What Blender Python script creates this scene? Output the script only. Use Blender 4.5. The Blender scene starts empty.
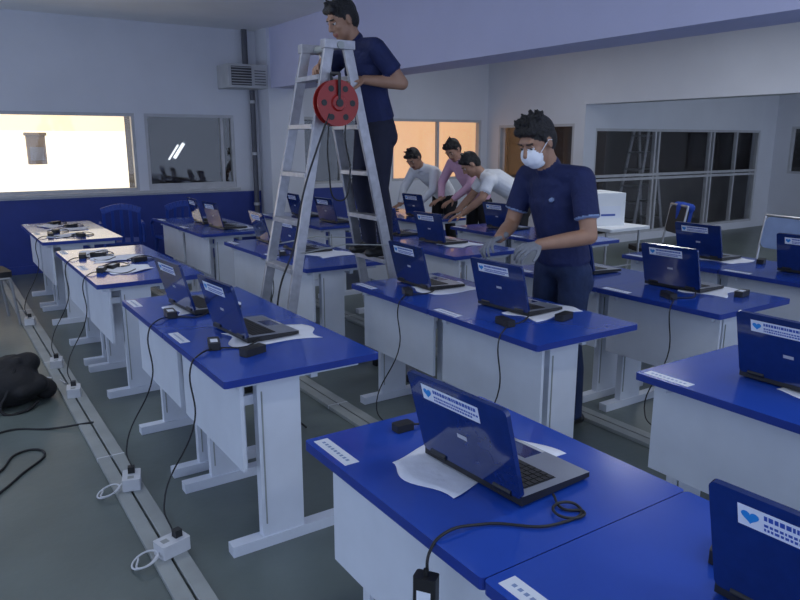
import bpy, bmesh, math, random
import numpy as np
from mathutils import Vector, Matrix
random.seed(7); np.random.seed(7)
S=bpy.context.scene
COL=S.collection
# ---------------------------------------------------------------- materials
def mat(name,c,rough=0.5,metal=0.0,emit=None,es=0,var=0.08,nscale=8,bump=0.0,bscale=60,spec=0.5,coat=0):
    m=bpy.data.materials.new(name); m.use_nodes=True
    nt=m.node_tree; b=nt.nodes['Principled BSDF']
    b.inputs['Roughness'].default_value=rough; b.inputs['Metallic'].default_value=metal
    b.inputs['Specular IOR Level'].default_value=spec
    b.inputs['Coat Weight'].default_value=coat
    tc=nt.nodes.new('ShaderNodeTexCoord')
    n=nt.nodes.new('ShaderNodeTexNoise'); n.inputs['Scale'].default_value=nscale; n.inputs['Detail'].default_value=4
    nt.links.new(tc.outputs['Object'],n.inputs['Vector'])
    r=nt.nodes.new('ShaderNodeValToRGB')
    r.color_ramp.elements[0].position=0.3; r.color_ramp.elements[1].position=0.7
    r.color_ramp.elements[0].color=(*[x*(1-var) for x in c],1)
    r.color_ramp.elements[1].color=(*[min(1,x*(1+var)) for x in c],1)
    nt.links.new(n.outputs['Fac'],r.inputs['Fac']); nt.links.new(r.outputs['Color'],b.inputs['Base Color'])
    if bump>0:
        n2=nt.nodes.new('ShaderNodeTexNoise'); n2.inputs['Scale'].default_value=bscale; n2.inputs['Detail'].default_value=5
        nt.links.new(tc.outputs['Object'],n2.inputs['Vector'])
        bp=nt.nodes.new('ShaderNodeBump'); bp.inputs['Strength'].default_value=bump; bp.inputs['Distance'].default_value=0.02
        nt.links.new(n2.outputs['Fac'],bp.inputs['Height']); nt.links.new(bp.outputs['Normal'],b.inputs['Normal'])
    if emit:
        b.inputs['Emission Color'].default_value=(*emit,1); b.inputs['Emission Strength'].default_value=es
    return m
M={}
M['wall']=mat('wall_paint',(0.68,0.69,0.74),0.7,var=0.03,nscale=2,bump=0.05)
M['beam']=mat('beam_paint_flare',(0.60,0.60,0.78),0.7,var=0.03,nscale=2,bump=0.05)  # lavender tint puts a slight violet flare into the beam colour
M['ceil']=mat('ceiling_paint',(0.86,0.86,0.85),0.8,var=0.03,nscale=2)
M['dado']=mat('blue_dado',(0.018,0.04,0.25),0.5)
M['floor']=mat('floor_concrete',(0.125,0.152,0.142),0.36,var=0.20,nscale=1.4,bump=0.06,bscale=25)
M['frame']=mat('window_aluminium',(0.5,0.5,0.52),0.45)
M['sun']=mat('sun_glow_cream',(0.8,0.7,0.5),0.8,emit=(1.0,0.90,0.70),es=1.75,var=0.05)  # sunlight on the outside wall is put in as emission
M['sun1']=mat('sun_glow_upper',(0.8,0.65,0.4),0.8,emit=(1.0,0.80,0.54),es=1.4,var=0.05)  # warmer upper band paints the gradient of the outside light
M['sun2']=mat('sun_glow_orange',(0.6,0.4,0.25),0.8,emit=(1.0,0.60,0.33),es=0.85,var=0.05)  # orange outside light, also put in as emission
M['meter']=mat('meter_box_tan',(0.50,0.40,0.30),0.7)
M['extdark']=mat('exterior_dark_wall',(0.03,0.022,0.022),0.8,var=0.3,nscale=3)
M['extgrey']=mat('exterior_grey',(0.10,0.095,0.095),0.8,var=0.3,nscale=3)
M['tube']=mat('tube_glow',(0.9,0.9,0.9),0.5,emit=(0.9,0.95,1),es=1.5)
M['blue']=mat('tabletop_blue',(0.016,0.068,0.42),0.20,var=0.06,nscale=4,coat=0.4)
M['bluedge']=mat('tabletop_edge',(0.010,0.035,0.26),0.4)
M['white']=mat('table_white_steel',(0.68,0.72,0.80),0.45,var=0.03)
M['label']=mat('label_white',(0.75,0.78,0.85),0.5,var=0.02)
M['ink']=mat('label_ink',(0.03,0.08,0.38),0.5)
M['cyan']=mat('logo_blue',(0.02,0.25,0.65),0.5)
M['lid']=mat('laptop_lid_blue',(0.007,0.024,0.13),0.14,var=0.1,nscale=30,coat=0.6)
M['deck']=mat('laptop_deck_silver',(0.28,0.30,0.36),0.35,metal=0.4)
M['keys']=mat('laptop_keys_black',(0.012,0.012,0.015),0.5)
M['screen']=mat('laptop_screen',(0.008,0.008,0.01),0.1)
M['black']=mat('black_plastic',(0.012,0.012,0.014),0.45)
M['cable']=mat('cable_rubber',(0.01,0.01,0.012),0.5)
M['paper']=mat('paper_white',(0.80,0.82,0.90),0.7,var=0.03,bump=0.2,bscale=20)
M['duct']=mat('duct_pvc',(0.32,0.34,0.33),0.5,var=0.12,nscale=5)
M['outlet']=mat('outlet_white',(0.62,0.63,0.66),0.45)
M['alu']=mat('ladder_aluminium',(0.42,0.42,0.45),0.38,metal=0.55,var=0.16,nscale=20)
M['red']=mat('reel_red',(0.32,0.016,0.014),0.35)
M['skin']=mat('skin',(0.33,0.18,0.115),0.5,var=0.08,nscale=20)
M['skin2']=mat('skin_light',(0.42,0.23,0.15),0.5,var=0.08,nscale=20)
M['lip']=mat('lips',(0.28,0.10,0.08),0.45)
M['hair']=mat('hair_black',(0.008,0.007,0.008),0.45,bump=0.8,bscale=90,var=0.4,nscale=60)
M['navy']=mat('polo_navy',(0.007,0.014,0.075),0.8,bump=0.8,bscale=14,var=0.15)
M['navytr']=mat('trousers_navy',(0.008,0.010,0.03),0.8,bump=0.7,bscale=12)
M['jeans']=mat('jeans_blue',(0.010,0.022,0.07),0.85,bump=0.7,bscale=12,var=0.25)
M['dark']=mat('trousers_dark',(0.012,0.012,0.016),0.8,bump=0.4,bscale=12)
M['wshirt']=mat('shirt_white',(0.78,0.79,0.82),0.8,bump=0.6,bscale=12,var=0.05)
M['pink']=mat('shirt_pink',(0.70,0.42,0.56),0.8,bump=0.6,bscale=12,var=0.05)
M['mask']=mat('face_mask_white',(0.78,0.80,0.86),0.8,var=0.03)
M['glove']=mat('glove_grey',(0.20,0.21,0.24),0.8,bump=0.4,bscale=80)
M['shoe']=mat('shoe_black',(0.012,0.012,0.013),0.4)
M['eyew']=mat('eye_white',(0.5,0.48,0.46),0.4)
M['eyeb']=mat('eye_dark',(0.01,0.007,0.005),0.2)
M['bag']=mat('bag_nylon_black',(0.008,0.008,0.010),0.75,bump=0.8,bscale=12)
M['plblue']=mat('chair_plastic_blue',(0.016,0.055,0.34),0.35)
M['plgrey']=mat('chair_vinyl_grey',(0.22,0.30,0.50),0.5)
M['vinyl']=mat('chair_vinyl_black',(0.014,0.014,0.018),0.7)
M['chrome']=mat('chair_chrome',(0.5,0.5,0.52),0.3,metal=0.8)
M['carton']=mat('carton_white',(0.78,0.80,0.82),0.6,var=0.02)
M['jacket']=mat('jacket_blue',(0.01,0.05,0.33),0.8,bump=0.5,bscale=14)
M['acw']=mat('ac_white',(0.48,0.48,0.48),0.5)
M['acd']=mat('ac_grille',(0.06,0.06,0.065),0.5)
M['pipe']=mat('pipe_grey',(0.10,0.10,0.12),0.5)
def glassmat():
    m=bpy.data.materials.new('window_glass'); m.use_nodes=True; nt=m.node_tree
    nt.nodes.remove(nt.nodes['Principled BSDF'])
    o=[n for n in nt.nodes if n.type=='OUTPUT_MATERIAL'][0]
    t=nt.nodes.new('ShaderNodeBsdfTransparent'); g=nt.nodes.new('ShaderNodeBsdfGlossy'); g.inputs['Roughness'].default_value=0.03
    x=nt.nodes.new('ShaderNodeMixShader'); x.inputs[0].default_value=0.05
    nt.links.new(t.outputs[0],x.inputs[1]); nt.links.new(g.outputs[0],x.inputs[2]); nt.links.new(x.outputs[0],o.inputs['Surface'])
    return m
M['glass']=glassmat()
# ---------------------------------------------------------------- mesh builder
class MB:
    def __init__(s): s.v=[];s.f=[];s.m=[];s.mats=[];s.sm=[]
    def mi(s,k):
        if k not in s.mats: s.mats.append(k)
        return s.mats.index(k)
    def add(s,vs,fs,k,T=None,smooth=False):
        o=len(s.v)
        for p in vs:
            p=Vector(p)
            s.v.append(T@p if T else p)
        i=s.mi(k)
        for f in fs: s.f.append([o+a for a in f]); s.m.append(i); s.sm.append(smooth)
    def box(s,a,b,k,T=None):
        x0,y0,z0=a;x1,y1,z1=b
        vs=[(x0,y0,z0),(x1,y0,z0),(x1,y1,z0),(x0,y1,z0),(x0,y0,z1),(x1,y0,z1),(x1,y1,z1),(x0,y1,z1)]
        s.add(vs,[(0,3,2,1),(4,5,6,7),(0,1,5,4),(1,2,6,5),(2,3,7,6),(3,0,4,7)],k,T)
    def beam(s,p0,p1,w,h,k,ref=(0,0,1)):
        p0=Vector(p0);p1=Vector(p1);d=(p1-p0);L=d.length;d.normalize()
        r=Vector(ref); sd=d.cross(r)
        if sd.length<1e-4: sd=d.cross(Vector((1,0,0)))
        sd.normalize(); up=sd.cross(d)
        T=Matrix((( sd.x,d.x,up.x,p0.x),(sd.y,d.y,up.y,p0.y),(sd.z,d.z,up.z,p0.z),(0,0,0,1)))
        s.box((-w/2,0,-h/2),(w/2,L,h/2),k,T)
    def cyl(s,p0,p1,r,k,n=12,r1=None,smooth=True,caps=True):
        p0=Vector(p0);p1=Vector(p1);r1=r if r1 is None else r1
        d=(p1-p0).normalized(); a=d.orthogonal().normalized(); b=d.cross(a)
        vs=[];
        for i in range(n):
            t=2*math.pi*i/n; q=a*math.cos(t)+b*math.sin(t)
            vs+= [p0+q*r,p1+q*r1]
        s.add(vs,[(2*i,2*((i+1)%n),2*((i+1)%n)+1,2*i+1) for i in range(n)],k,smooth=smooth)
        if caps:
            s.add(vs,[tuple(2*i for i in reversed(range(n))),tuple(2*i+1 for i in range(n))],k)
    def tube(s,pts,r,k,n=8):
        for i in range(len(pts)-1): s.cyl(pts[i],pts[i+1],r,k,n)
    def rrect(s,x0,x1,y0,y1,z0,z1,rad,k,T=None,n=4,kside=None):
        c=[]
        for (cx,cy,a0) in ((x1-rad,y1-rad,0),(x0+rad,y1-rad,90),(x0+rad,y0+rad,180),(x1-rad,y0+rad,270)):
            for i in range(n+1):
                a=math.radians(a0+90*i/n); c.append((cx+rad*math.cos(a),cy+rad*math.sin(a)))
        N=len(c); vs=[(x,y,z0) for x,y in c]+[(x,y,z1) for x,y in c]
        s.add(vs,[tuple(reversed(range(N))),tuple(range(N,2*N))],k,T)
        s.add(vs,[(i,(i+1)%N,N+(i+1)%N,N+i) for i in range(N)],kside or k,T)
    def mesh(s,name):
        me=bpy.data.meshes.new(name); me.from_pydata([tuple(p) for p in s.v],[],s.f)
        for k in s.mats: me.materials.append(M[k])
        me.polygons.foreach_set('material_index',s.m); me.polygons.foreach_set('use_smooth',s.sm); me.update()
        return me
    def build(s,name,bevel=0,parent=None):
        o=bpy.data.objects.new(name,s.mesh(name)); COL.objects.link(o)
        if bevel:
            m=o.modifiers.new('bev','BEVEL'); m.width=bevel; m.segments=2; m.limit_method='ANGLE'; m.angle_limit=math.radians(50)
        if parent: o.parent=parent
        return o
def inst(me,name,loc,rz=0,bevel=0):
    o=bpy.data.objects.new(name,me); COL.objects.link(o); o.location=loc; o.rotation_euler=(0,0,rz)
    if bevel:
        m=o.modifiers.new('bev','BEVEL'); m.width=bevel; m.segments=2; m.limit_method='ANGLE'; m.angle_limit=math.radians(50)
    return o
def simple_box(name,a,b,k,bevel=0):
    m=MB(); m.box(a,b,k); return m.build(name,bevel)
def cable(name,pts,r=0.0035,k='cable',parent=None):
    cu=bpy.data.curves.new(name,'CURVE'); cu.dimensions='3D'; cu.bevel_depth=r; cu.bevel_resolution=2; cu.resolution_u=10
    sp=cu.splines.new('BEZIER'); sp.bezier_points.add(len(pts)-1)
    for bp,p in zip(sp.bezier_points,pts):
        bp.co=p; bp.handle_left_type='AUTO'; bp.handle_right_type='AUTO'
    cu.materials.append(M[k])
    o=bpy.data.objects.new(name,cu); COL.objects.link(o)
    if parent: o.parent=parent
    return o
# ---------------------------------------------------------------- room
H=3.06; YB=9.6
simple_box('floor',(-2.5,-2.5,-0.1),(15.5,10.4,0),'floor')
simple_box('ceiling',(-2.5,-2.5,H),(15.5,10.4,H+0.1),'ceil')
SZ0,SZ1=0.96,1.94
w=MB()
w.box((-2.5,YB,SZ0-0.06),(8.2,YB+0.15,SZ0),'wall')
w.box((-2.5,YB,0),(6.0,YB+0.15,SZ0-0.06),'dado'); w.box((6.0,YB,0),(8.2,YB+0.15,SZ0-0.06),'wall')
w.box((-2.5,YB,SZ1),(8.2,YB+0.15,H),'wall')
for a,b in ((-2.5,-1.3),(2.30,2.42),(3.62,4.55),(6.05,6.22),(8.06,8.2)):
    w.box((a,YB,SZ0),(b,YB+0.15,SZ1),'wall')
w.build('wall_back')
simple_box('pillar',(3.98,9.2,0),(4.5,YB,H),'wall')
simple_box('ceiling_beam',(4.02,-2.5,2.29),(4.45,9.2,H),'beam')
simple_box('ceiling_beam',(8.2,-2.5,2.12),(8.5,7.4,H),'wall')
w=MB()
w.box((8.2,7.4,0),(8.35,YB,0.95),'wall'); w.box((8.2,7.4,1.85),(8.35,YB,H),'wall')
w.box((8.2,7.4,.95),(8.35,7.6,1.85),'wall'); w.box((8.2,9.3,.95),(8.35,YB,1.85),'wall')
w.build('wall_partition')
w=MB()
w.box((8.35,7.4,0),(13.4,7.55,0.12),'wall'); w.box((8.35,7.4,1.78),(13.4,7.55,H),'wall')
w.box((12.9,7.4,.12),(13.4,7.55,1.78),'wall'); w.box((8.35,7.4,.12),(8.45,7.55,1.78),'wall')
w.build('wall_back_right')
w=MB(); w.box((13.4,-2.5,0),(13.55,7.55,1.0),'wall'); w.box((13.4,-2.5,1.0),(13.55,5.6,H),'wall'); w.box((13.4,7.1,1.0),(13.55,7.55,H),'wall'); w.box((13.4,5.6,1.85),(13.55,7.1,H),'wall'); w.build('wall_right')
w=MB(); w.box((-2.65,-2.5,0),(-2.5,YB+.15,0.5),'wall'); w.box((-2.65,-2.5,2.6),(-2.5,YB+.15,H),'wall')
for y in (-2.5,1.5,5.5,9.45): w.box((-2.65,y,0.5),(-2.5,y+0.3,2.6),'wall')
w.build('wall_left')
def window(name,x0,x1,z0,z1,y,mull,tr=(),glass=True,f=0.04):
    m=MB()
    m.box((x0,y-.02,z0),(x1,y+.05,z0+f),'frame');m.box((x0,y-.02,z1-f),(x1,y+.05,z1),'frame')
    m.box((x0,y-.02,z0+f),(x0+f,y+.05,z1-f),'frame');m.box((x1-f,y-.02,z0+f),(x1,y+.05,z1-f),'frame')
    for q in mull: m.box((q-f/2,y-.015,z0+f),(q+f/2,y+.045,z1-f),'frame')
    for q in tr: m.box((x0+f,y-.012,q-f/2),(x1-f,y+.042,q+f/2),'frame')
    if glass: m.box((x0+f,y+.015,z0+f),(x1-f,y+.02,z1-f),'glass')
    return m.build(name)
window('window_1',-1.3,2.30,SZ0,SZ1,YB+.03,(0.45,))
window('window_2',2.42,3.62,SZ0,SZ1,YB+.03,(3.45,),(1.02,))
window('window_3',4.55,6.05,SZ0,SZ1,YB+.03,(5.3,))
window('window_4',6.22,8.06,SZ0,SZ1,YB+.03,(7.15,))
window('window_5',8.45,12.9,0.12,1.78,7.43,(9.9,10.0,11.4,11.5,12.2),(1.0,1.06))
o=window('window_6',-1.7,0,0.95,1.85,0,(-0.85,)); o.rotation_euler=(0,0,math.radians(90)); o.location=(8.25,9.3,0)
o=window('window_7',-1.5,0,1.0,1.85,0,(-0.75,)); o.rotation_euler=(0,0,math.radians(90)); o.location=(13.45,7.1,0)
# exterior seen through the windows
e=MB()
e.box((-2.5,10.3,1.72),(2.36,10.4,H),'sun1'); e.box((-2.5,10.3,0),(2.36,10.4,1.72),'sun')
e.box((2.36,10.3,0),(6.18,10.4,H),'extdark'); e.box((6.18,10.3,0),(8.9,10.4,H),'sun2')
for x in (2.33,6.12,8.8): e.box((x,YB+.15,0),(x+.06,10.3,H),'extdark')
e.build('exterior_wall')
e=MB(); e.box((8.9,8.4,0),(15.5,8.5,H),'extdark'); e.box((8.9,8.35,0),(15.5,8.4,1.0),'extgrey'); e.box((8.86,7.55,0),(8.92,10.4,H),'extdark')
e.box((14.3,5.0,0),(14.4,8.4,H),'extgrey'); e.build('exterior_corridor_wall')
m=MB(); m.box((1.10,10.21,1.30),(1.32,10.295,1.68),'meter'); m.box((1.13,10.20,1.35),(1.29,10.21,1.52),'frame'); m.box((1.08,10.19,1.66),(1.34,10.295,1.70),'meter'); m.build('meter_box',0.006)
m=MB(); m.cyl((2.92,10.1,1.36),(3.06,10.1,1.56),.022,'tube',10); m.cyl((2.84,10.1,1.34),(2.98,10.1,1.54),.012,'tube',10); m.cyl((2.9,10.14,1.33),(3.08,10.14,1.60),.02,'extgrey'); m.build('lamp_streak')  # bright lamp streak in the dark pane, shaped as glowing tubes
m=MB()
for a,b in ((-2.5,3.98),(4.5,8.2)): m.box((a,YB-.015,0),(b,YB,.1),'dado')
m.build('baseboard_back')
simple_box('trim_1',(-1.35,YB-.05,SZ0-.04),(3.66,YB,SZ0),'frame',.004)
# AC unit
m=MB(); m.box((3.42,9.18,2.28),(3.97,9.6,2.58),'acw')
m.box((3.46,9.17,2.31),(3.74,9.18,2.55),'acd')
for i in range(7): m.box((3.46,9.16,2.325+i*.034),(3.74,9.172,2.335+i*.034),'acw')
for i in range(6): m.box((3.78,9.17,2.32+i*.035),(3.94,9.181,2.33+i*.035),'acd')
m.build('air_conditioner',.008)
m=MB(); m.cyl((3.80,9.53,2.585),(3.80,9.53,H),.04,'pipe'); m.build('drain_pipe')
m=MB(); m.cyl((3.88,9.53,0.0),(3.88,9.53,2.275),.035,'pipe')
for z in (.7,1.4,2.1): m.cyl((3.88,9.53,z),(3.88,9.53,z+.04),.045,'frame')
m.build('drain_pipe')
# ---------------------------------------------------------------- desks (module .8 x .66)
def desk_mesh():
    m=MB(); W=.66;L=.797
    m.rrect(0,W,0,L,.722,.75,.012,'blue',kside='bluedge')
    for y in (.09,L-.09):
        m.box((.15,y-.02,.045),(.33,y+.02,.69),'white')
        m.box((.02,y-.028,0.0),(.60,y+.028,.045),'white')
        m.box((.04,y-.02,.69),(.60,y+.02,.722),'white')
        m.box((.165,y-.024,.1),(.17,y+.024,.66),'duct')
    m.box((.07,.04,.36),(.085,L-.04,.722),'white')
    m.box((.085,.11,.60),(.15,.13,.64),'white');m.box((.085,L-.13,.60),(.15,L-.11,.64),'white')
    m.box((.40,.11,.66),(.43,L-.11,.69),'white')
    m.box((.018,L-.21,.75),(.062,L-.025,.7512),'label')
    for i in range(9): m.box((.034,L-.19+i*.017,.7512),(.044,L-.19+i*.017+.010,.7516),'plgrey')
    return m.mesh('desk')
DM=desk_mesh()
CX={'A':(.82,.80,.77,.75),'B':(2.13,2.07,2.06,2.05),'C':(3.22,)*4,'D':(4.36,)*4}
ROW={'A':(1.74,3.95,6.06,8.25),'B':(1.61,3.66,5.85,8.0),'C':(1.45,3.55,5.7,7.9),'D':(1.4,3.5,5.65,7.8)}
for c in 'ABCD':
    for far,x in zip(ROW[c],CX[c]):
        for k in (1,2): inst(DM,'desk',(x,far-.8*k,0),0,.003)
# ---------------------------------------------------------------- laptop
def laptop_mesh():
    m=MB()
    vs=[(0,-.183,.004),(.25,-.18,.004),(.25,.18,.004),(0,.183,.004),(0,-.183,.028),(.25,-.18,.018),(.25,.18,.018),(0,.183,.028)]
    m.add(vs,[(0,3,2,1),(0,1,5,4),(1,2,6,5),(2,3,7,6),(3,0,4,7)],'black'); m.add(vs,[(4,5,6,7)],'deck')
    for x in (.02,.23):
        for y in (-.16,.16): m.cyl((x,y,0),(x,y,.006),.008,'black',8)
    sl=math.atan2(-.010,.25)
    T=Matrix.Translation((0,0,.028))@Matrix.Rotation(-sl,4,'Y')
    m.box((.035,-.155,0),(.15,.155,.0008),'keys',T)
    for r in range(6):
        n=15
        for i in range(n):
            y0=-.152+i*(.304/n)
            if r==5 and 4<=i<=9:
                if i==4: m.box((.038+r*.0185,y0,.0008),(.038+r*.0185+.0155,y0+.304/n*6-.003,.0035),'keys',T)
                continue
            m.box((.038+r*.0185,y0,.0008),(.038+r*.0185+.0155,y0+.304/n-.003,.0035),'keys',T)
    m.box((.17,-.03,0),(.235,.07,.0006),'lid',T); m.box((.236,-.03,0),(.246,.07,.0012),'frame',T)
    T=Matrix.Translation((0.004,0,.022))@Matrix.Rotation(math.radians(-105),4,'Y')
    Lh=.245
    m.rrect(0.0,Lh,-.183,.183,-.006,.006,.014,'lid',T)
    return m,T,Lh
def finish_laptop():
    m,T,Lh=laptop_mesh()
    zp=(T.to_3x3()@Vector((0,0,1))).x
    u=1 if zp>0 else -1
    def fb(x0,x1,y0,y1,h,k,side):
        z0=.006*side; z1=(.006+h)*side
        m.box((x0,y0,min(z0,z1)),(x1,y1,max(z0,z1)),k,T)
    fb(.012,Lh-.008,-.176,.176,.0006,'black',u)
    fb(.03,Lh-.02,-.163,.163,.001,'screen',u)
    s=-u
    fb(.178,.222,-.085,.130,.0006,'label',s)
    zz=.0071*s
    pts=[]
    for i in range(24):
        t=2*math.pi*i/24
        hx=16*math.sin(t)**3; hy=13*math.cos(t)-5*math.cos(2*t)-2*math.cos(3*t)-math.cos(4*t)
        pts.append((.201+hy*.0009,.108+hx*.0010,zz))
    m.add(pts,[tuple(range(24))],'cyan',T)
    rnd=random.Random(3)
    for (x0,hh,ya,yb) in ((.206,.010,.084,-.074),(.193,.0055,.084,-.078),(.184,.0055,.084,-.06)):
        y=ya
        while y>yb:
            wd=rnd.uniform(.004,.011) if hh>.008 else rnd.uniform(.003,.008)
            m.box((x0,y-wd,min(.0066*s,.0070*s)),(x0+hh,y,max(.0066*s,.0070*s)),'ink',T); y-=wd+.0022
    fb(.10,.112,-.018,.018,.0004,'frame',s)
    m.cyl((0,-.15,.025),(0,-.09,.025),.009,'black',8); m.cyl((0,.09,.025),(0,.15,.025),.009,'black',8)
    return m.mesh('laptop')
LM=finish_laptop()
def laptop(x,y,rz=0): return inst(LM,'laptop',(x,y,.7525),math.radians(rz),.0012)
LP=[(1.065,1.28,3),(1.17,.475,3),(1.04,2.94,4),(1.01,3.56,4),
    (2.41,1.18,0),(2.41,.42,2),(2.37,2.62,3),(2.34,3.38,-2),
    (3.56,2.48,2),(3.52,3.2,-3),(4.68,3.05,0),(4.66,2.27,2),
    (2.33,5.02,2),(2.33,5.62,-4),(3.5,4.78,2),(3.5,5.45,0),(4.62,4.5,2),(4.62,5.2,0),
    (2.33,6.8,3),(2.33,7.35,-3),(3.5,6.65,3),(3.5,7.4,-3),(4.60,6.6,2),(4.60,7.5,0)]
for l in LP: laptop(*l)
def sheet(x,y,w_,h_,rz,seed,amp=.010,name='paper_sheet'):
    rnd=random.Random(seed); m=MB(); n=14; vs=[];fs=[]
    ph=[rnd.uniform(0,6) for _ in range(6)]
    for i in range(n+1):
        for j in range(n+1):
            u=i/n-.5;v=j/n-.5
            z=amp*(.5+.25*math.sin(9*u+ph[0]+3*v)+.25*math.sin(11*v+ph[1]-4*u))*(1.8*max(abs(u),abs(v))**1.7)
            e=.02*math.sin(7*v+ph[2])*(abs(u)*2)**3; e2=.02*math.sin(6*u+ph[3])*(abs(v)*2)**3
            vs.append((u*w_+e,v*h_+e2,max(z,0.0003)))
    for i in range(n):
        for j in range(n): a=i*(n+1)+j; fs.append((a,a+n+1,a+n+2,a+1))
    m.add(vs,fs,'paper',smooth=True); o=m.build(name); o.location=(x,y,.7503); o.rotation_euler=(0,0,math.radians(rz))
    md=o.modifiers.new('s','SOLIDIFY'); md.thickness=.0006; md.offset=1
    return o
sheet(1.15,1.38,.42,.25,4,1,.006); sheet(1.20,2.84,.38,.26,-8,2,.006); sheet(1.13,3.55,.34,.24,6,3,.006)
sheet(2.53,2.5,.36,.24,5,4,.006); sheet(2.46,3.22,.34,.26,-5,5,.006); sheet(3.70,2.34,.28,.28,14,6,.006)
sheet(2.53,1.05,.30,.36,4,7,.006); sheet(4.80,2.9,.3,.3,4,8,.006)
sheet(1.05,4.9,.30,.24,20,9,.02); sheet(1.1,5.4,.35,.25,-10,10,.02); sheet(1.0,5.75,.2,.3,0,11,.02)
sheet(1.0,7.0,.3,.22,10,12,.02); sheet(1.1,7.5,.32,.22,-15,13,.02); sheet(.98,7.9,.2,.3,5,14,.02); sheet(2.55,6.7,.25,.3,8,15,.01)
sheet(2.5,4.75,.3,.3,8,16,.01); sheet(3.65,4.6,.3,.3,8,17,.01)
# adapters + cables
def adapter(x,y,z,rz,name='power_adapter'):
    m=MB(); m.rrect(-.055,.055,-.024,.024,0,.03,.008,'black'); m.box((-.03,-.015,.03),(.02,.015,.0304),'label' if random.random()<.3 else 'black')
    o=m.build(name,.003); o.location=(x,y,z); o.rotation_euler=(0,0,math.radians(rz)); return o
TZ=.7515
def desk_cable(x0,hy,lx,ly,out):
    e=x0
    cable('power_cable',[(lx+.05,ly,TZ+.016),(lx-.03,ly-.04,TZ+.004),(e+.12,hy+.06,TZ+.004),(e+.02,hy,TZ+.006),(e-.012,hy-.01,.73),(e-.02,hy-.03,.5),(out[0]+.0,out[1]+.1,.16),(out[0],out[1],.10)])
for (c,r,y,hy) in (('A',1,2.76,2.70),('A',1,3.38,3.34),('B',1,2.43,2.30),('B',1,3.20,3.12),('C',1,2.30,2.24),('A',2,4.8,4.82),('A',2,5.4,5.5),('B',2,4.84,4.8),('A',3,6.9,6.95)):
    x0=CX[c][r]; desk_cable(x0,hy,x0+.26,y,(x0-.165,hy-.12))
    adapter(x0+.12,hy+.10,TZ,80+random.uniform(-15,15))
adapter(1.02,2.62,TZ,20); adapter(2.5,2.32,TZ,15); adapter(2.56,2.95,TZ,70); adapter(3.72,2.14,TZ,10); adapter(4.86,2.68,TZ,20)
for x,y in ((.98,5.0),(1.2,5.2),(1.0,5.6),(1.1,6.9),(.95,7.3),(1.15,7.7),(1.05,8.05)):
    adapter(x,y,TZ,random.uniform(0,180))
    cable('power_cable',[(x+.05,y,TZ+.01),(x+.12,y+.06,TZ+.004),(x+.05,y+.13,TZ+.02),(x-.06,y+.1,TZ+.004),(x-.02,y+.02,TZ+.03)])
# front laptop cable with hanging brick
cable('power_cable',[(1.17,1.09,TZ+.012),(1.15,1.04,TZ+.004),(1.18,1.0,TZ+.004),(1.12,1.01,TZ+.006),(1.13,1.05,TZ+.010),(1.19,1.03,TZ+.004),(1.08,1.0,TZ+.004),(.95,1.09,TZ+.004),(.835,1.10,TZ+.006),(.805,1.095,.735),(.795,1.09,.72),(.795,1.09,.69)])
m=MB(); m.rrect(-.026,.026,-.017,.017,-.13,0,.006,'black'); m.box((-.016,-.0175,-.10),(.016,-.017,-.03),'label'); m.cyl((0,0,0),(0,0,.015),.006,'black')
o=m.build('hanging_power_adapter',.002); o.location=(.792,1.09,.685); o.rotation_euler=(0,0,math.radians(-55))
cable('power_cable',[(.792,1.09,.555),(.79,1.09,.4),(.78,1.14,.2),(.74,1.22,.05),(.68,1.4,.03)])
adapter(1.30,.72,TZ,20)
m=MB(); m.rrect(-.03,.03,-.02,.02,0,.022,.006,'black'); o=m.build('computer_mouse',.006); o.location=(1.10,1.64,TZ)
cable('power_cable',[(1.13,1.64,TZ+.01),(1.19,1.62,TZ+.004),(1.2,1.56,TZ+.004)])
# ---------------------------------------------------------------- floor ducts, outlets
for c,x in (('A',.545),('B',1.87),('C',3.03)):
    m=MB(); m.box((x,-1,0),(x+.06,9.3,.022),'duct'); m.box((x+.07,-1,0),(x+.13,9.3,.022),'duct')
    y=-.2
    while y<9.3: m.box((x-.002,y,.0),(x+.132,y+.008,.024),'outlet'); y+=1.9
    m.build('cable_duct',.003)
def outlet(x,y,rz):
    m=MB(); m.rrect(-.06,.06,-.04,.04,0,.055,.008,'outlet')
    for dx in (-.03,.02): m.box((dx-.012,-.012,.055),(dx+.016,.016,.0556),'duct')
    m.box((.01,-.015,.055),(.04,.015,.085),'black')
    o=m.build('floor_outlet',.004); o.location=(x,y,.0225); o.rotation_euler=(0,0,math.radians(rz))
for x,y,r in ((.625,2.56,15),(.625,3.21,75),(.61,4.66,80),(.61,5.36,80),(.60,6.8,80),(1.93,2.16,80),(1.93,3.0,80),(1.93,4.68,80),(3.09,2.1,20)):
    outlet(x,y,r)
for (x,y) in ((.56,2.5),(.56,3.15)):
    cable('extension_cord',[(x+.02,y+.05,.05),(x-.05,y,.03),(x-.09,y+.06,.012),(x-.03,y+.10,.03),(x+.0,y+.02,.045),(x-.07,y-.01,.035),(x-.06,y+.09,.02)],.004,'outlet')
cable('extension_cord',[(.62,4.1,.03),(.4,4.2,.006),(.2,4.3,.006),(0.0,4.15,.006),(-.3,4.3,.006)],.006)
cable('extension_cord',[(-.4,3.2,.006),(-.05,3.55,.006),(.12,3.75,.006),(.25,3.95,.006),(.33,3.9,.006),(.2,3.65,.006),(-.02,3.35,.006),(-.3,3.0,.006)],.006)
cable('extension_cord',[(.6,4.9,.03),(.54,5.15,.01),(.3,5.3,.006),(.1,5.5,.006)],.005,'outlet')
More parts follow.
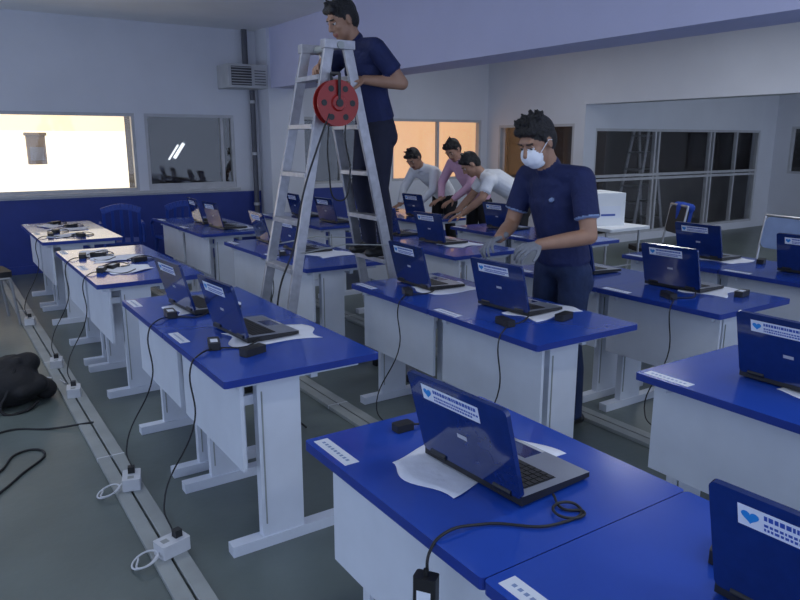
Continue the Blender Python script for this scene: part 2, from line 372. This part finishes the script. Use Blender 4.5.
# ---------------------------------------------------------------- blob (voxel union) system
class Blob:
    def __init__(s): s.p=[]
    def add(s,p0,p1,r0,r1,k,side=(0,1,0),cap=None):
        p0=np.array(p0,float);p1=np.array(p1,float)
        d=p1-p0;L=np.linalg.norm(d)
        r0=np.atleast_1d(np.array(r0,float)); r1=np.atleast_1d(np.array(r1,float))
        def ex(r):
            if len(r)==1: return np.array([r[0],r[0],cap if cap else r[0]])
            if len(r)==2: return np.array([r[0],r[1],cap if cap else min(r)*.8])
            return r
        r0=ex(r0);r1=ex(r1)
        sd=np.array(side,float)
        if L>1e-6: ax=d/L
        else: ax=np.array([0,0,1.0])
        sd=sd-ax*sd.dot(ax)
        if np.linalg.norm(sd)<1e-4:
            sd=np.array([1,0,0.])-ax*ax[0]
        sd/=np.linalg.norm(sd); nn=np.cross(ax,sd)
        s.p.append((p0,p1,np.stack([sd,nn,ax],1),r0,r1,k))
    def ell(s,c,F,r,k):
        s.p.append((np.array(c,float),np.array(c,float),np.array(F,float),np.array(r,float),np.array(r,float),k))
    def xf(s,fn,R,sc):
        s.p=[(fn(a),fn(b),R@F,r0*sc,r1*sc,k) for a,b,F,r0,r1,k in s.p]
    def build(s,name,voxel,parent=None,smooth=3,jit=0):
        vs=[];fs=[]; nr=7;ns=18
        for (p0,p1,F,r0,r1,k) in s.p:
            rows=[]
            for half,(p,r) in enumerate(((p0,r0),(p1,r1))):
                for i in range(nr):
                    la=(-90+90*i/(nr-1)) if half==0 else 90*i/(nr-1)
                    la=math.radians(la)
                    if (half==0 and i==0) or (half==1 and i==nr-1):
                        vs.append(p+F@(r*np.array([0,0,math.sin(la)]))); rows.append([len(vs)-1]); continue
                    row=[]
                    for j in range(ns):
                        a=2*math.pi*j/ns
                        vs.append(p+F@(r*np.array([math.cos(la)*math.cos(a),math.cos(la)*math.sin(a),math.sin(la)]))); row.append(len(vs)-1)
                    rows.append(row)
            for a,b in zip(rows[:-1],rows[1:]):
                for j in range(ns):
                    j2=(j+1)%ns
                    if len(a)==1: fs.append((a[0],b[j2],b[j]))
                    elif len(b)==1: fs.append((a[j],a[j2],b[0]))
                    else: fs.append((a[j],a[j2],b[j2],b[j]))
        me=bpy.data.meshes.new('tmp'); me.from_pydata([tuple(v) for v in vs],[],fs); me.update()
        bm=bmesh.new(); bm.from_mesh(me); bmesh.ops.recalc_face_normals(bm,faces=bm.faces); bm.to_mesh(me); bm.free()
        o=bpy.data.objects.new('tmp',me); COL.objects.link(o)
        md=o.modifiers.new('r','REMESH'); md.mode='VOXEL'; md.voxel_size=voxel
        if smooth: sm=o.modifiers.new('s','SMOOTH'); sm.factor=.5; sm.iterations=smooth
        bpy.context.view_layer.update()
        dg=bpy.context.evaluated_depsgraph_get()
        nm=bpy.data.meshes.new_from_object(o.evaluated_get(dg)); nm.name=name
        bpy.data.objects.remove(o)
        n=len(nm.polygons); c=np.zeros(n*3); nm.polygons.foreach_get('center',c); c=c.reshape(-1,3)
        best=np.full(n,1e9); idx=np.zeros(n,int); mats=[]
        for (p0,p1,F,r0,r1,k) in s.p:
            if k not in mats: mats.append(k)
            mi=mats.index(k); d=p1-p0; L2=d.dot(d)
            t=np.clip((c-p0)@d/L2,0,1) if L2>1e-10 else np.zeros(n)
            q=(c-(p0+t[:,None]*d))@F
            r=r0+(r1-r0)*t[:,None]
            kk=np.linalg.norm(q/r,axis=1); sd=(kk-1)*r.min(axis=1)
            w_=sd<best; best[w_]=sd[w_]; idx[w_]=mi
        nm.materials.clear()
        for k in mats: nm.materials.append(M[k])
        nm.polygons.foreach_set('material_index',idx.astype(np.int32)); nm.polygons.foreach_set('use_smooth',np.ones(n,bool)); nm.update()
        ob=bpy.data.objects.new(name,nm); COL.objects.link(ob)
        if parent: ob.parent=parent
        return ob
def nrm(v): v=np.array(v,float); return v/np.linalg.norm(v)
def hand(B,w_,d,n,left,k,curl=25,thumb=1):
    d=nrm(d); n=np.array(n,float); n=nrm(n-d*n.dot(d))
    sd=np.cross(d,n)*(1 if left else -1)
    w_=np.array(w_,float)
    B.add(w_-d*.05,w_+d*.01,(.026,.019),(.028,.018),k,sd)
    B.add(w_+d*.015,w_+d*.078,(.034,.014),(.038,.0125),k,sd,cap=.010)
    for off,Lf in ((.030,.92),(.010,1.0),(-.010,.94),(-.029,.74)):
        p=w_+d*(.082+(0.004 if abs(off)<.02 else -.002))+sd*off; sp=math.radians(off*220)
        dd=nrm(d*math.cos(sp)+sd*math.sin(sp)); nn=n.copy()
        for L,r0,r1 in ((.042,.0088,.0080),(.027,.0080,.0074),(.021,.0074,.0064)):
            a=math.radians(curl); d2=dd*math.cos(a)+nn*math.sin(a); nn=nn*math.cos(a)-dd*math.sin(a); dd=d2
            q=p+dd*L*Lf; B.add(p,q,r0,r1,k); p=q
    p=w_+d*.022+sd*.026+n*.004
    dd=nrm(d*.65+sd*.72+n*.25)
    for L,r0,r1 in ((.035,.0135,.0105),(.030,.0105,.0092),(.024,.0092,.0075)):
        q=p+dd*L; B.add(p,q,r0,r1,k); p=q; dd=nrm(dd+d*.35+n*.18)
def person(name,loc,yaw,sc,J,C,voxel,head,extras=None,mask=False,sleeve='short',collar=None,spiky=0):
    root=bpy.data.objects.new(name,None); COL.objects.link(root); root.location=(0,0,0); root.empty_display_size=.2
    cy,sy=math.cos(yaw),math.sin(yaw); R=np.array([[cy,-sy,0],[sy,cy,0],[0,0,1.]]); loc=np.array(loc,float)
    fn=lambda p: loc+R@(np.array(p,float)*sc)
    B=Blob(); sh=C['shirt'];tr=C['trouser'];sk=C['skin']
    g=lambda k: np.array(J[k],float)
    pel,wai,che,nk,hc=g('pelvis'),g('waist'),g('chest'),g('neck'),g('head')
    lat=nrm(g('shL')-g('shR'))
    up=nrm(che-wai)
    B.add(pel-np.array([0,0,.02]),pel+(wai-pel)*.4,(.155,.105),(.15,.105),tr,lat)
    hem=pel+(wai-pel)*.05
    B.add(hem,wai,(.168,.118),(.150,.112),sh,lat,cap=.02)
    B.add(wai,che,(.150,.112),(.172,.118),sh,lat)
    uc=che+(nk-che)*.55
    B.add(che,uc,(.172,.118),(.145,.085),sh,lat)
    B.add(uc,nk,(.11,.07),(.062,.058),sh,lat,cap=.02)
    for s_ in 'LR':
        S_=g('sh'+s_);E_=g('el'+s_);W_=g('wr'+s_)
        B.add(nk-up*.03,S_,.052,.060,sh); B.add(che+(S_-che)*.45,S_-up*.02,.085,.058,sh)
        if sleeve=='short':
            mid=S_+(E_-S_)*.66
            B.add(S_,mid,.064,.064,sh,cap=.015); B.add(mid-(E_-S_)*.1,E_,.046,.041,sk)
            B.add(E_,E_+(W_-E_)*.4,.041,.040,sk); B.add(E_+(W_-E_)*.4,W_,.040,(.029),sk)
            if C.get('trim'):
                dv=nrm(E_-S_); B.add(mid+dv*.004,mid+dv*.010,.0655,.0655,C['trim'],cap=.003)
        else:
            B.add(S_,E_,.062,.050,sh); B.add(E_,W_-(W_-E_)*.08,.049,.038,sh,cap=.015); B.add(E_,W_,.036,.029,sk)
        Hh=g('hip'+s_);K_=g('kn'+s_);A_=g('an'+s_)
        B.add(Hh,K_,(.090,.095),(.062,.066),tr,lat); B.add(Hh+(pel-Hh)*.3,Hh-np.array([0.02,0,.06]),.10,.09,tr)
        B.add(K_,K_+(A_-K_)*.35+np.array([-.012,0,0]),.064,.062,tr); B.add(K_+(A_-K_)*.35+np.array([-.012,0,0]),A_-np.array([0,0,.02]),.062,.052,tr,cap=.015)
        td=g('toe')
        B.add(A_+np.array([0,0,-.045])-td*.055,A_+np.array([0,0,-.048])+td*.14,(.036,.032),(.043,.028),'shoe',np.cross([0,0,1],td))
        B.add(A_+np.array([0,0,-.01]),A_+np.array([0,0,-.05])+td*.08,.040,.033,'shoe')
    f=nrm(head); l=lat-f*lat.dot(f)
    l=nrm(l-f*np.dot(l,f)); u=np.cross(f,l)
    if u[2]<0: u=-u; 
    F=np.stack([f,l,u],1)
    P=lambda a,b,c: hc+f*a+l*b+u*c
    B.add(nk-up*.02,P(-.02,0,-.06),.058,.054,sk)
    B.ell(P(-.012,0,.02),F,(.094,.074,.098),sk)
    B.ell(P(.022,0,-.045),F,(.066,.058,.072),sk)
    B.ell(P(.055,0,-.095),F,(.030,.032,.024),sk)
    for q in (-1,1):
        B.ell(P(.048,.034*q,-.02),F,(.032,.026,.028),sk)
        B.ell(P(-.008,.078*q,-.008),F,(.018,.009,.031),sk)
    B.add(P(.074,-.03,.034),P(.074,.03,.034),.014,.014,sk)
    B.add(P(.088,0,.012),P(.104,0,-.024),.009,.013,sk)
    for q in (-1,1): B.ell(P(.090,.010*q,-.030),F,(.010,.009,.008),sk)
    if not mask: 
        B.add(P(.084,-.02,-.058),P(.084,.02,-.058),.0075,.0075,'lip'); B.add(P(.082,-.016,-.067),P(.082,.016,-.067),.0075,.0075,'lip')
    B.ell(P(-.024,0,.042),F,(.098,.083,.092),'hair')
    B.ell(P(-.055,0,.0),F,(.062,.074,.085),'hair')
    B.add(P(.058,-.045,.085),P(.058,.045,.085),.024,.024,'hair')
    for q in (-1,1): B.add(P(.02,.072*q,.05),P(.012,.074*q,.01),.014,.008,'hair')
    rnd=random.Random(len(name)+int(loc[0]*10))
    for i in range(spiky):
        a=rnd.uniform(-1,1);b=rnd.uniform(-1,1); d_=nrm(f*(.3+a*.7)+l*b*.7+u*1.0)
        p=P(-.02,0,.04)+d_*.078; B.add(p,p+d_*(.03+rnd.uniform(0,.022))+f*.012,.017,.006,'hair')
    if mask:
        B.add(P(.060,-.028,-.045),P(.060,.028,-.045),(.050,.046),(.050,.046),'mask',u,cap=.03)
        B.add(P(.085,-.012,-.05),P(.085,.012,-.05),(.040,.030),(.040,.030),'mask',u,cap=.024)
        B.ell(P(.045,0,-.085),F,(.048,.046,.035),'mask')
    if collar:
        ud=nrm(P(0,0,-.06)-nk)
        B.add(nk-ud*.005,nk+ud*.022,(.068,.066),(.066,.064),collar,l,cap=.008)
        for q in (-1,1): B.add(nk+f*.045+l*.012*q-ud*.01,nk+f*.058+l*.045*q-ud*.045,.014,.008,collar)
    if extras: extras(B,g)
    B.xf(fn,R,sc)
    B.build('body',voxel,root,3)
    for s_,left in (('L',True),('R',False)):
        Hb=Blob(); hd,hn,cu=J['hand'+s_]
        hand(Hb,J['wr'+s_],hd,hn,left,C.get('hand',sk),cu)
        Hb.xf(fn,R,sc); Hb.build('hand_'+s_.lower(),.0032,root,2)
    m=MB()
    def sph(c,r,k):
        bm=bmesh.new(); bmesh.ops.create_uvsphere(bm,u_segments=12,v_segments=8,radius=r*sc)
        cc=Vector(fn(c)); m.add([v.co+cc for v in bm.verts],[[v.index for v in fc.verts] for fc in bm.faces],k,smooth=True); bm.free()
    for q in (-1,1):
        sph(P(.0735,.031*q,.006),.0105,'eyew'); sph(P(.0795,.031*q,.004),.0068,'eyeb')
        m.cyl(Vector(fn(P(.088,.016*q,.030))),Vector(fn(P(.078,.050*q,.030))),.0045*sc,'hair',6)
        m.cyl(Vector(fn(P(.084,.018*q,.014))),Vector(fn(P(.078,.044*q,.012))),.0045*sc,sk,6)
    if mask:
        for q in (-1,1):
            m.tube([Vector(fn(P(.055,.055*q,-.035))),Vector(fn(P(.0,.083*q,.012))),Vector(fn(P(-.022,.083*q,0)))],.0022*sc,'mask',6)
    m.build('face_details',parent=root)
    return root
# ---------------------------------------------------------------- ladder
def ladder(name,cx,cy,rz,Ht=2.14,sp=.5,step=.28,n=7,wb=.44,wt=.30):
    m=MB(); tp=.06
    for s_ in (-1,1):
        def rail(y_,z): 
            t=z/Ht; hw=(wb/2)*(1-t)+(wt/2)*t
            return Vector((s_*(sp*(1-t)+tp*t),y_*hw,z))
        for y_ in (-1,1):
            m.beam(rail(y_,0.02),rail(y_,Ht),.060,.026,'alu',ref=(0,1,0))
            a=rail(y_,0.0); m.box((a.x-.045,a.y-.025,0),(a.x+.045,a.y+.025,.05),'black')
        for i in range(1,n+1):
            z=step*i
            if z>Ht-.05: break
            a=rail(-1,z);b=rail(1,z)
            m.box((a.x-.038,a.y,z-.014),(a.x+.038,b.y,z+.014),'alu')
            for yy in (a.y+.012,b.y-.012): m.cyl((a.x-.04,yy,z),(a.x+.04,yy,z),.006,'duct',8)
    m.box((-tp-.04,-wt/2-.03,Ht-.02),(tp+.04,-wt/2+.03,Ht+.03),'alu'); m.box((-tp-.04,wt/2-.03,Ht-.02),(tp+.04,wt/2+.03,Ht+.03),'alu')
    m.cyl((0,-wt/2-.04,Ht-.0),(0,wt/2+.04,Ht-.0),.022,'duct',12)
    for y_ in (-1,1):
        z=.95;t=z/Ht; hw=(wb/2)*(1-t)+(wt/2)*t; xx=sp*(1-t)+tp*t
        m.beam((-xx,y_*(hw+.02),z),(0,y_*(hw+.02),z+.03),.022,.005,'duct'); m.beam((xx,y_*(hw+.02),z),(0,y_*(hw+.02),z+.03),.022,.005,'duct')
    o=m.build(name,.003); o.location=(cx,cy,0); o.rotation_euler=(0,0,math.radians(rz)); return o
ladder('step_ladder',2.09,3.95,0)
ladder('step_ladder',10.25,7.93,0,1.80,.40)
root=bpy.data.objects.new('cable_reel',None); COL.objects.link(root)
m=MB(); c=Vector((2.02,3.71,1.81)); ax=Vector((-.05,-1.0,0)).normalized()
for d,r,k,t in ((-.03,.130,'red',.005),(.03,.130,'red',.005)):
    m.cyl(c+ax*(d-t),c+ax*(d+t),r,k,32)
m.cyl(c-ax*.03,c+ax*.03,.085,'black',24); m.cyl(c+ax*.03,c+ax*.05,.05,'red',24,.04); m.cyl(c+ax*.05,c+ax*.057,.022,'black',16)
for i in range(4):
    m.cyl(c+ax*(-.02+.013*i-.005),c+ax*(-.02+.013*i+.005),.10,'cable',24)
for i in range(6):
    a=i*math.pi/3; v=(ax.cross(Vector((0,0,1)))*math.cos(a)+Vector((0,0,1))*math.sin(a)); m.cyl(c+ax*.034+v*.09,c+ax*.037+v*.09,.018,'black',12)
m.tube([c+ax*.045,c+ax*.055+Vector((0,0,.16)),c-ax*.055+Vector((0,0,.17)),c-ax*.045],.009,'black')
m.build('spool',parent=root)
cable('cord',[c+Vector((-.06,-.03,-.06)),(1.90,3.69,1.6),(1.78,3.68,1.3),(1.72,3.70,1.0),(1.60,3.66,.75),(1.56,3.62,.4),(1.56,3.6,.1),(1.62,3.4,.01)],.006,'cable',root)
cable('cord_loop',[c+Vector((.05,-.03,-.08)),(2.06,3.68,1.62),(2.10,3.7,1.4),(2.03,3.7,1.25),(1.96,3.7,1.45),(1.96,3.68,1.75)],.005,'cable',root)
# ---------------------------------------------------------------- people
J1=dict(pelvis=(0,0,.93),waist=(.02,0,1.06),chest=(.075,0,1.26),neck=(.145,0,1.435),head=(.235,0,1.56),
 shL=(.10,.195,1.385),shR=(.10,-.195,1.385),elL=(.12,.28,1.10),elR=(.16,-.25,1.11),wrL=(.355,.17,1.065),wrR=(.38,-.10,1.07),
 hipL=(0,.09,.88),hipR=(0,-.09,.88),knL=(.03,.11,.48),knR=(.03,-.11,.48),anL=(-.01,.12,.085),anR=(-.01,-.12,.085),toe=(1,0,0),
 handL=((1,-.1,-.12),(0,-.35,-1),30),handR=((.95,.2,-.2),(0,.3,-1),30))
def emblem(B,g):
    B.add((.193,.075,1.27),(.193,.080,1.272),.012,.012,'plgrey',cap=.012)
person('man_in_face_mask',(2.90,2.72,0),math.pi,1.02,J1,dict(shirt='navy',trouser='jeans',skin='skin',hand='glove',trim='plgrey'),.0065,(.84,.06,-.44),mask=True,collar='navy',spiky=34,extras=emblem)
J2=dict(pelvis=(.02,0,.92),waist=(.05,0,1.05),chest=(.10,0,1.24),neck=(.17,0,1.41),head=(.26,0,1.53),
 shL=(.13,.185,1.36),shR=(.13,-.185,1.36),elL=(-.02,.27,1.14),elR=(.30,-.25,1.2),wrL=(.20,.17,1.16),wrR=(.36,-.08,1.28),
 hipL=(.02,.09,.87),hipR=(.02,-.09,.87),knL=(.05,.10,.47),knR=(.07,-.11,.47),anL=(0,.10,.085),anR=(0.0,-.11,.085),toe=(1,0,0),
 handL=((1,-.3,0.05),(0,-.6,-.8),35),handR=((.8,.3,-.5),(-.3,.3,-.8),40))
person('man_on_ladder',(2.45,3.95,.854),math.pi,.95,J2,dict(shirt='navy',trouser='navytr',skin='skin'),.0065,(.85,-.05,-.42),collar='navy',spiky=14)
def lean(b,hh,al,ar):
    return dict(pelvis=(0,0,.90),waist=(.07*b,0,1.01),chest=(.26*b,0,1.01+(hh-1.01)*.42),neck=(.41*b,0,hh-.10),head=(.53*b,0,hh),
     shL=(.36*b,.185,hh-.15),shR=(.36*b,-.185,hh-.15),elL=al[0],elR=ar[0],wrL=al[1],wrR=ar[1],
     hipL=(0,.09,.86),hipR=(0,-.09,.86),knL=(.0,.11,.47),knR=(.03,-.11,.47),anL=(-.06,.11,.085),anR=(-.02,-.12,.085),toe=(1,0,0),
     handL=((.9,0,-.3),(0,0,-1),12),handR=((.9,0,-.3),(0,0,-1),12))
J3=lean(1,1.28,((.44,.25,.95),(.62,.16,.785)),((.46,-.22,.95),(.64,-.12,.785)))
person('man_in_white_polo',(5.44,5.80,0),math.radians(150),1.05,J3,dict(shirt='wshirt',trouser='dark',skin='skin2'),.009,(.70,.0,-.68),spiky=8)
J4=lean(.8,1.46,((.38,.27,1.08),(.52,.12,.91)),((.38,-.25,1.08),(.51,-.10,.91)))
person('man_in_pink_shirt',(5.56,6.62,0),math.radians(182),1.02,J4,dict(shirt='pink',trouser='dark',skin='skin2'),.009,(.75,.2,-.6),sleeve='long',spiky=8,collar='pink')
J5=lean(1.0,1.34,((.46,.26,.98),(.64,.16,.80)),((.48,-.23,.97),(.64,-.12,.80)))
person('man_in_white_shirt',(5.54,7.30,0),math.radians(188),1.03,J5,dict(shirt='wshirt',trouser='dark',skin='skin2'),.009,(.70,.2,-.6),sleeve='long',spiky=8,collar='wshirt')
# ---------------------------------------------------------------- bag, jacket
B=Blob()
B.add((-.02,-.10,.10),(0,.10,.12),(.13,.10),(.12,.11),'bag',(1,0,0)); B.add((-.08,.0,.16),(.07,.03,.19),.075,.06,'bag'); B.add((.10,.05,.055),(.13,-.06,.055),.055,.055,'bag')
B.add((-.10,-.12,.055),(-.12,.08,.055),.055,.055,'bag'); B.add((0.02,-.02,.22),(.10,.10,.17),.025,.02,'bag'); B.add((-.05,-.1,.17),(0.02,.02,.23),.03,.02,'bag')
B.add((0,-.12,.09),(.10,-.10,.11),(.09,.05),(.06,.05),'bag')
o=B.build('backpack',.008,None,2); o.location=(.30,4.84,0.0); o.scale=(1.25,1.25,1.15)
cable('backpack_strap',[(.30,4.70,.24),(.24,4.62,.12),(.20,4.58,.02),(.32,4.56,.012),(.40,4.64,.03)],.010,'bag',o); bpy.data.objects['backpack_strap'].matrix_parent_inverse=o.matrix_basis.inverted()
# ---------------------------------------------------------------- chairs
def plastic_chair(k):
    m=MB()
    m.rrect(-.21,.21,-.21,.21,.42,.445,.05,k)
    for x,y in ((-.18,-.18),(.18,-.18),(-.18,.18),(.18,.18)): m.cyl((x*1.2,y*1.2,0),(x,y,.43),.018,k,8,.028)
    n=9
    for i in range(n):
        y=-.19+.38*i/(n-1); z=.86-.35*(y*y)/.19*.6
        if i%2==0: m.beam((-.20,y,.44),(-.27,y,z),.036,.014,k,ref=(1,0,0))
    pts=[(-.27+.0,-.21+.42*i/10,.86-.35*((-.21+.42*i/10)**2)/.19*.6) for i in range(11)]
    for a,b in zip(pts[:-1],pts[1:]): m.beam(a,b,.02,.07,k)
    for y in (-.23,.23):
        m.tube([(-.24,y,.44),(-.25,y,.66),(.12,y,.65),(.20,y,.60),(.20,y*.95,.43)],.018,k)
    return m.mesh('plastic_chair')
PC=plastic_chair('plblue')
inst(PC,'plastic_chair',(1.85,8.75,0),math.radians(80),.004); inst(PC,'plastic_chair',(2.5,8.8,0),math.radians(95),.004)
def metal_chair(k):
    m=MB()
    m.rrect(-.21,.21,-.2,.2,.43,.48,.05,k)
    T=Matrix.Translation((-.22,0,.62))@Matrix.Rotation(math.radians(80),4,'Y')
    m.rrect(-.29,.0,-.19,.19,-.02,.02,.06,k,T)
    for y in (-.2,.2):
        m.tube([(.22,y,0),(.18,y,.42),(-.18,y,.43),(-.26,y,.92)],.012,'chrome'); m.tube([(-.25,y,0),(-.15,y,.42)],.012,'chrome'); 
    m.tube([(-.25,-.2,.15),(-.25,.2,.15)],.01,'chrome'); m.tube([(-.26,-.2,.92),(-.26,.2,.92)],.012,'chrome')
    return m.mesh('metal_chair')
MC=metal_chair('vinyl'); MC2=metal_chair('plgrey')
inst(MC,'metal_chair',(.29,7.10,0),math.radians(8),.006)
inst(MC,'metal_chair',(6.50,4.80,0),math.radians(150),.006); inst(MC2,'metal_chair',(6.22,3.44,0),math.radians(170),.006)
B=Blob(); B.add((0,-.15,.0),(0,.15,.0),.05,.05,'jacket'); B.add((.02,-.1,-.2),(.02,.1,-.2),.045,.045,'jacket'); B.add((0.01,-.13,-.02),(.03,-.12,-.25),.05,.04,'jacket'); B.add((0.01,.13,-.02),(.03,.12,-.25),.05,.04,'jacket'); B.add((0.02,0,-.0),(.03,0,-.22),.06,.05,'jacket')
o=B.build('jacket',.01,None,3); o.location=(6.76,4.64,.90); o.rotation_euler=(0,0,math.radians(150))
# ---------------------------------------------------------------- folding table with carton
m=MB(); m.rrect(5.50,6.10,4.55,5.45,.72,.75,.02,'carton')
for y in (4.65,5.35): m.tube([(5.55,y,0),(5.55,y,.72)],.013,'chrome'); m.tube([(6.05,y,0),(6.05,y,.72)],.013,'chrome'); m.tube([(5.55,y,.35),(6.05,y,.35)],.01,'chrome')
m.build('folding_table')
m=MB(); m.box((-.17,-.25,0),(.17,.25,.33),'carton'); m.box((-.171,-.2,.10),(-.17,.2,.24),'label'); m.box((-.172,-.19,.16),(-.17,.05,.175),'ink'); m.box((-.172,-.19,.12),(-.17,-.05,.145),'cyan')
m.box((-.17,-.004,.33),(.17,.004,.331),'duct'); m.box((-.12,-.251,.08),(.12,-.25,.2),'label'); m.box((-.1,-.2525,.1),(.06,-.251,.12),'ink')
m.box((-.171,-.25,.03),(-.17,.25,.06),'cyan'); m.box((-.171,-.25,.30),(-.17,.25,.312),'ink')
o=m.build('cardboard_box',.003); o.location=(5.83,5.02,.75); o.rotation_euler=(0,0,math.radians(-20))
# ---------------------------------------------------------------- lights
W=bpy.data.worlds.new('world'); S.world=W; W.use_nodes=True
bg=W.node_tree.nodes['Background']; bg.inputs[0].default_value=(.58,.71,1.0,1); bg.inputs[1].default_value=1.8
def fill_lamp(x,y,p,name='fill_fixture'):  # fill fixture out of view, added to brighten the dim interior
    m=MB(); m.box((-.6,-.09,-.05),(.6,.09,0),'acw'); m.cyl((-.57,-.04,-.065),(.57,-.04,-.065),.014,'tube',8); m.cyl((-.57,.04,-.065),(.57,.04,-.065),.014,'tube',8)
    o=m.build(name); o.location=(x,y,H)
    l=bpy.data.lights.new('fill_light','AREA'); l.shape='RECTANGLE'; l.size=1.2; l.size_y=.2; l.energy=p; l.color=(.88,.93,1.0)
    lo=bpy.data.objects.new('fill_light',l); COL.objects.link(lo); lo.parent=o; lo.location=(0,0,-.085)
for x,y,p in ((2.2,1.0,16),(2.2,-1.2,16),(6.2,1.4,24),(6.2,4.6,28),(6.2,7.4,16),(.6,4.6,20),(10.8,4.0,26)):
    fill_lamp(x,y,p)
# ---------------------------------------------------------------- camera
cd=bpy.data.cameras.new('camera'); cd.sensor_width=36; cd.lens=702/800*36; cd.clip_start=.02
co=bpy.data.objects.new('camera',cd); COL.objects.link(co); co.location=(0,0,1.6)
co.rotation_euler=(math.radians(90-12.8),0,math.radians(-33.6)); S.camera=co
S.view_settings.view_transform='Standard'; S.view_settings.exposure=-0.27
